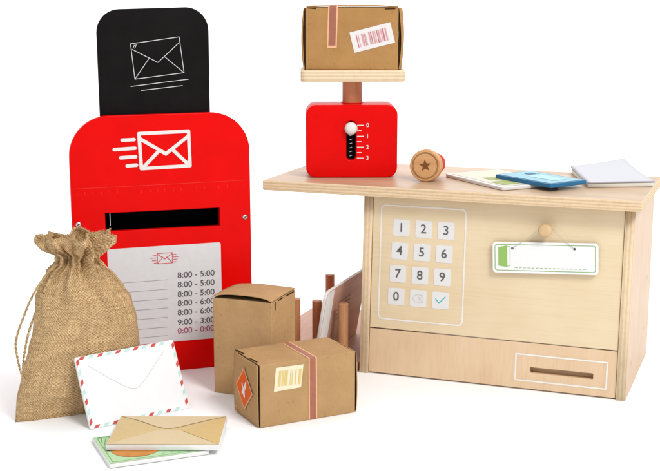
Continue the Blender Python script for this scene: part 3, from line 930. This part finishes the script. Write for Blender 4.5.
# ------------------------------------------------------------------ burlap sack
def build_sack():
    yaw = math.radians(27)
    t = thing('burlap_sack', 'small brown burlap sack gathered at the neck standing in front of the red post box', 'sack', (-.303, 1.447, 0), yaw)
    LZ = [(0, -.0762), (.0076, -.0756), (.027, -.0735), (.058, -.0673), (.086, -.0566), (.107, -.0486), (.127, -.0442), (.1485, -.0438), (.1624, -.0391), (.1736, -.0315), (.1857, -.0185), (.194, -.0175), (.2050, -.0345), (.2140, -.0400), (.2185, -.038)]
    RZ = [(0, .0700), (.005, .0718), (.038, .0754), (.068, .0776), (.091, .0782), (.112, .0776), (.1355, .072), (.1516, .0612), (.165, .0498), (.18, .0350), (.189, .0285), (.202, .0394), (.210, .0472), (.2185, .0470)]
    DZ = [(0, .006), (.01, .011), (.03, .018), (.06, .0225), (.09, .0255), (.12, .0275), (.15, .0265), (.172, .0225), (.186, .0185), (.194, .0185), (.205, .026), (.212, .029), (.2185, .028)]
    def itp(T_, z):
        for (a, x), (b, y) in zip(T_[:-1], T_[1:]):
            if z <= b:
                s = (z - a) / (b - a); s = s * s * (3 - 2 * s) * .5 + s * .5
                return x + (y - x) * s
        return T_[-1][1]
    NT, NZ = 240, 120
    bm = bmesh.new()
    uvl = bm.loops.layers.uv.new('UVMap')
    rows, uvs = [], []
    ph = [.3, 1.9, 4.1]
    VAL = [(3.35, .13, .8), (3.78, .10, 1), (4.12, .08, .7), (4.50, .12, 1.15), (4.86, .09, .8), (5.22, .12, 1.1), (5.66, .10, .8), (6.05, .12, .9), (.35, .12, .9), (.9, .12, 1), (1.5, .13, 1), (2.1, .12, 1), (2.7, .12, .9)]
    for j in range(NZ + 1):
        z = .2185 * (j / NZ)
        l, r, dp = itp(LZ, z), itp(RZ, z), itp(DZ, z)
        c, hw = (l + r) / 2, (r - l) / 2
        neck = math.exp(-((z - .189) / .020) ** 2)
        above = max(0, min(1, (z - .189) / .022))
        below = math.exp(-((.189 - z) / .022)) if z < .189 else 1
        row, ur = [], []
        for i in range(NT):
            th = 2 * PI * i / NT
            e = .86 if z < .15 else .95
            cx, sy = math.cos(th), math.sin(th)
            px = math.copysign(abs(cx) ** e, cx)
            py = math.copysign(abs(sy) ** (1.0), sy)
            # gathers: uneven pleats, strongest at the neck, opening to broad ruffles above
            pl = math.cos(10 * th + ph[0] + 1.3 * math.sin(2 * th + .7)) * .75 + math.cos(17 * th + ph[1]) * .25
            rf = math.cos(7 * th + ph[2] + .8 * math.sin(3 * th)) * .8 + math.cos(13 * th) * .25
            k = .34 * pl * below * (1 - above) + above * (.27 * rf + .10 * pl)
            k = min(k, .26)
            va = 0
            for t0, sg, am in VAL:
                dt = (th - t0 - .10 * math.sin(70 * z + 5 * t0) + PI) % (2 * PI) - PI
                va += am * math.exp(-(dt / sg) ** 2)
            vk = min(va, 1.1) * (math.exp(-(.189 - z) / .019) if z < .189 else 1 - .45 * above)
            k -= .34 * vk
            lump = .07 * math.sin(3 * th + 38 * z) * (1 - neck) + .02 * math.sin(5 * th - 60 * z)
            x = c + hw * px * (1 + k * (.55 if abs(px) > .8 else 1) * .8 + lump * .35)
            y = dp * py * (1 + k * 2.1 + lump) + (.004 * math.sin(PI * min(z / .19, 1)))
            zz = z
            if above > 0: zz += above * (.0016 * math.sin(5 * th + 1) + .0012 * math.cos(9 * th)) * (j / NZ)
            if z < .03: zz += 0
            # soft creases running down from the neck
            if .09 < z < .19:
                y *= 1 + .05 * math.cos(9 * th + 2 + 12 * z) * (z - .09) / .1
            # wrinkle along the bottom seam
            if z < .05: y += .0032 * math.sin(46 * x + 3 + 60 * z) * math.exp(-((z - .022) / .014) ** 2)
            nv = noise.noise(Vector((x * 45, y * 45, z * 45)))
            y += .0012 * nv * (1 if py < 0 else -1)
            row.append(bm.verts.new((x, y, zz)))
            ur.append((th / (2 * PI) * .36, z * 1.05))
        rows.append(row); uvs.append(ur)
    for j in range(NZ):
        for i in range(NT):
            i2 = (i + 1) % NT
            f = bm.faces.new((rows[j][i], rows[j][i2], rows[j + 1][i2], rows[j + 1][i]))
            f.smooth = True
            U = [uvs[j][i], (uvs[j][i][0] + .36 / NT, uvs[j][i2][1]), (uvs[j + 1][i][0] + .36 / NT, uvs[j + 1][i2][1]), uvs[j + 1][i]]
            for lp, q in zip(f.loops, U): lp[uvl].uv = q
    fb = bm.faces.new(rows[0][::-1])
    o = obj('sack_body', bm, 'burlap', t)
    sm = o.modifiers.new('cloth thickness', 'SOLIDIFY'); sm.thickness = .0014; sm.offset = -1
    # frayed threads along the mouth
    fr = []
    random.seed(3)
    top = rows
    me = o.data
    base = [me.vertices[NZ * NT + i].co.copy() for i in range(NT)]
    for i in range(0, NT):
        p = base[i]
        for _ in range(1):
            q = p + Vector((random.uniform(-.002, .002), random.uniform(-.002, .002), random.uniform(.0004, .0018)))
            fr.append(tube([p - Vector((0, 0, .001)), (p + q) / 2 + Vector((random.uniform(-.0008, .0008), 0, 0)), q], [.0004, .00035, .00015], 4))
    obj('frayed_edge', join(fr), 'cord', o)
    # draw cord round the neck and the loop hanging at the side
    outer = [(-.022, -.012, .1865), (-.033, -.013, .1800), (-.0505, -.014, .1574), (-.0640, -.016, .1323), (-.0752, -.018, .1037), (-.0745, -.019, .0818), (-.0700, -.0185, .0608), (-.0640, -.014, .0530)]
    inner = [(-.022, -.014, .1825), (-.031, -.017, .1740), (-.0455, -.020, .1488), (-.0600, -.021, .1150), (-.0672, -.022, .0880), (-.0690, -.020, .0680), (-.0640, -.015, .0545)]
    cords = []
    for n_, pth in enumerate((outer, inner)):
        sp = smooth_path(pth, 16)
        for s in (0, PI):
            tw = []
            for k, p in enumerate(sp):
                a = k * .85 + s
                tw.append(p + .0007 * Vector((math.cos(a), math.sin(a), .3 * math.sin(a))))
            cords.append(tube(tw, .00095, 6))
    obj('drawstring', join(cords), 'cord', t, smooth=True)
build_sack()

# ------------------------------------------------------------------ small things on the counter top
def build_stamp():
    r = .0212
    t = thing('rubber_stamp', 'round wooden stamp with engraved star and red grip lying on its side', 'stamp', (.1254, 1.640, ZT), math.radians(-19))
    # axis runs back along +y; the face looks along -y
    tilt = Matrix.Translation((0, 0, r + .0004)) @ Matrix.Rotation(math.radians(-4), 4, 'X') @ Matrix.Rotation(PI / 2, 4, 'X')
    obj('stamp_disc', put(lathe([(0, 0), (.0200, 0), (r, -.0010), (r, -.0105), (.0205, -.0115), (0, -.0115)], 56), tilt), 'stamp_wood', t)
    obj('grip', put(lathe([(.0150, -.0117), (.0178, -.0125), (.0180, -.0200), (.0160, -.0220), (.0110, -.026), (.0090, -.034), (.0115, -.044), (.0140, -.050), (.0140, -.056), (.0105, -.0605), (0, -.062)], 44), tilt), 'stamp_red', t, smooth=True)
    rg = [put(ring(2 * a, 2 * a, a - 1e-5, .0005, 0, 0, .0003), Matrix.Identity(4)) for a in (.0178, .0166)]
    obj('ring_engraving', put(join(rg), tilt), 'stamp_burn', t)
    st = []
    for k in range(10):
        a = PI / 2 + k * PI / 5 + .12
        q = .0082 if k % 2 == 0 else .0036
        st.append((q * math.cos(a), q * math.sin(a)))
    obj('star_engraving', put(poly_bm([st], .0003), tilt), 'stamp_burn', t)
build_stamp()

def build_counter_cards():
    # white and green card
    L_, Wd = .1360, .0880
    t = thing('postcard', 'white postcard with green and yellow print under the blue card on the counter', 'postcard', (.1558, 1.6849, ZT + .0004), math.atan2(-.121, .0615))
    b = obj('card_board', put(plate(rrect(L_, Wd, .0035, L_ / 2, Wd / 2), .0042, (), .0006), T3(0, 0, .0042)), 'card_core', t)
    up = T3(0, 0, .0045)
    obj('cream_field', put(poly_bm([rrect(L_ - .012, Wd - .012, .002, L_ / 2, Wd / 2)]), up), 'cream', b)
    obj('olive_print', put(poly_bm([rrect(.030, .026, .002, L_ - .030, .024), rrect(.022, .018, .002, .068, .030)], .0003), up), 'olive', b)
    # blue card
    L_, Wd = .1043, .0630
    t = thing('postcard', 'thick blue postcard with pale blue print beside the white pad', 'postcard', (.2175, 1.6396, ZT + .0050), math.atan2(-.0864, .0584))
    b = obj('card_board', put(plate(rrect(L_, Wd, .0020, L_ / 2, Wd / 2), .0052, (), .0005), T3(0, 0, .0052)), 'blue_edge', t)
    up = T3(0, 0, .0055)
    obj('pale_field', put(poly_bm([rrect(L_ - .0075, Wd - .0075, .001, L_ / 2, Wd / 2)]), up), 'blue_face', b)
    obj('cloud_print', put(poly_bm([rrect(.050, .024, .006, .062, .034), rrect(.018, .014, .004, .020, .048)], .0003), up), 'blue_pale', b)
    obj('dark_print', put(poly_bm([rrect(.012, .014, .004, .022, .042)], .0006), up), 'blue_edge', b)
build_counter_cards()

def build_pad():
    L_, Dp = .0890, .135
    t = thing('note_pad', 'blank white note pad with curling pages at the back corner of the counter', 'note pad', (.3298, 1.5875, ZT + .0004), math.atan2(.0102, .0882))
    obj('pad_block', put(plate([(.0005, .0005), (L_ - .0015, .0005), (L_ + .006, Dp * .96), (.0185, Dp * .96)], .0050, (), .0004), T3(0, 0, .0050)), 'pad_core', t)
    random.seed(5)
    bm = bmesh.new()
    nx, ny = 16, 24
    for sheet in range(5):
        top = .0056 + sheet * .00042
        k = (.55 + .45 * sheet / 4)
        rows = []
        for j in range(ny + 1):
            row = []
            for i in range(nx + 1):
                u, v = i / nx, j / ny
                z = top + k * (.0025 * v ** 1.6 + .0080 * v ** 2.0 * u ** 1.5) - .0010 * math.sin(PI * v) * u
                x = u * (L_ - .010 * v) + .019 * v + .0008 * math.sin(sheet * 2.1)
                row.append(bm.verts.new((x, v * Dp * (1 + .06 * u) + .0007 * math.cos(sheet * 1.7), z)))
            rows.append(row)
        for j in range(ny):
            for i in range(nx):
                f = bm.faces.new((rows[j][i], rows[j][i + 1], rows[j + 1][i + 1], rows[j + 1][i])); f.smooth = True
    o = obj('curling_pages', bm, 'pad', t)
    s = o.modifiers.new('sheet', 'SOLIDIFY'); s.thickness = .0003; s.offset = -1
build_pad()

# ------------------------------------------------------------------ light
w = bpy.data.worlds.new('World')
S.world = w
w.use_nodes = True
bg = w.node_tree.nodes['Background']
bg.inputs['Color'].default_value = (.985, .992, 1.0, 1)
bg.inputs['Strength'].default_value = .77
def area(name, loc, target, size, power, col=(1, .992, .98)):
    l = bpy.data.lights.new(name, 'AREA')
    l.shape = 'SQUARE'; l.size = size; l.energy = power; l.color = col
    o = bpy.data.objects.new(name, l)
    COL.objects.link(o)
    o.location = loc
    o.rotation_euler = (Vector(target) - Vector(loc)).to_track_quat('-Z', 'Y').to_euler()
area('key softbox', (1.25, -.25, 2.2), (0, 1.55, .1), .8, 53)
area('top softbox', (-.5, 2.2, 2.6), (0, 1.6, 0), 1.6, 5)
area('backdrop fill', (0, 3.4, 3.2), (0, 5.9, .7), 3.0, 120, (1, 1, 1))  # unseen lamp added behind the objects to keep the backdrop white

# ------------------------------------------------------------------ camera
cam = bpy.data.cameras.new('Camera')
co = bpy.data.objects.new('Camera', cam)
COL.objects.link(co)
co.location = (0, 0, .5)
co.rotation_euler = (PI / 2 - .1926, 0, 0)
cam.sensor_width = 36
cam.lens = 1255.47 / 660 * 36
cam.clip_start = .02
cam.clip_end = 100
S.camera = co
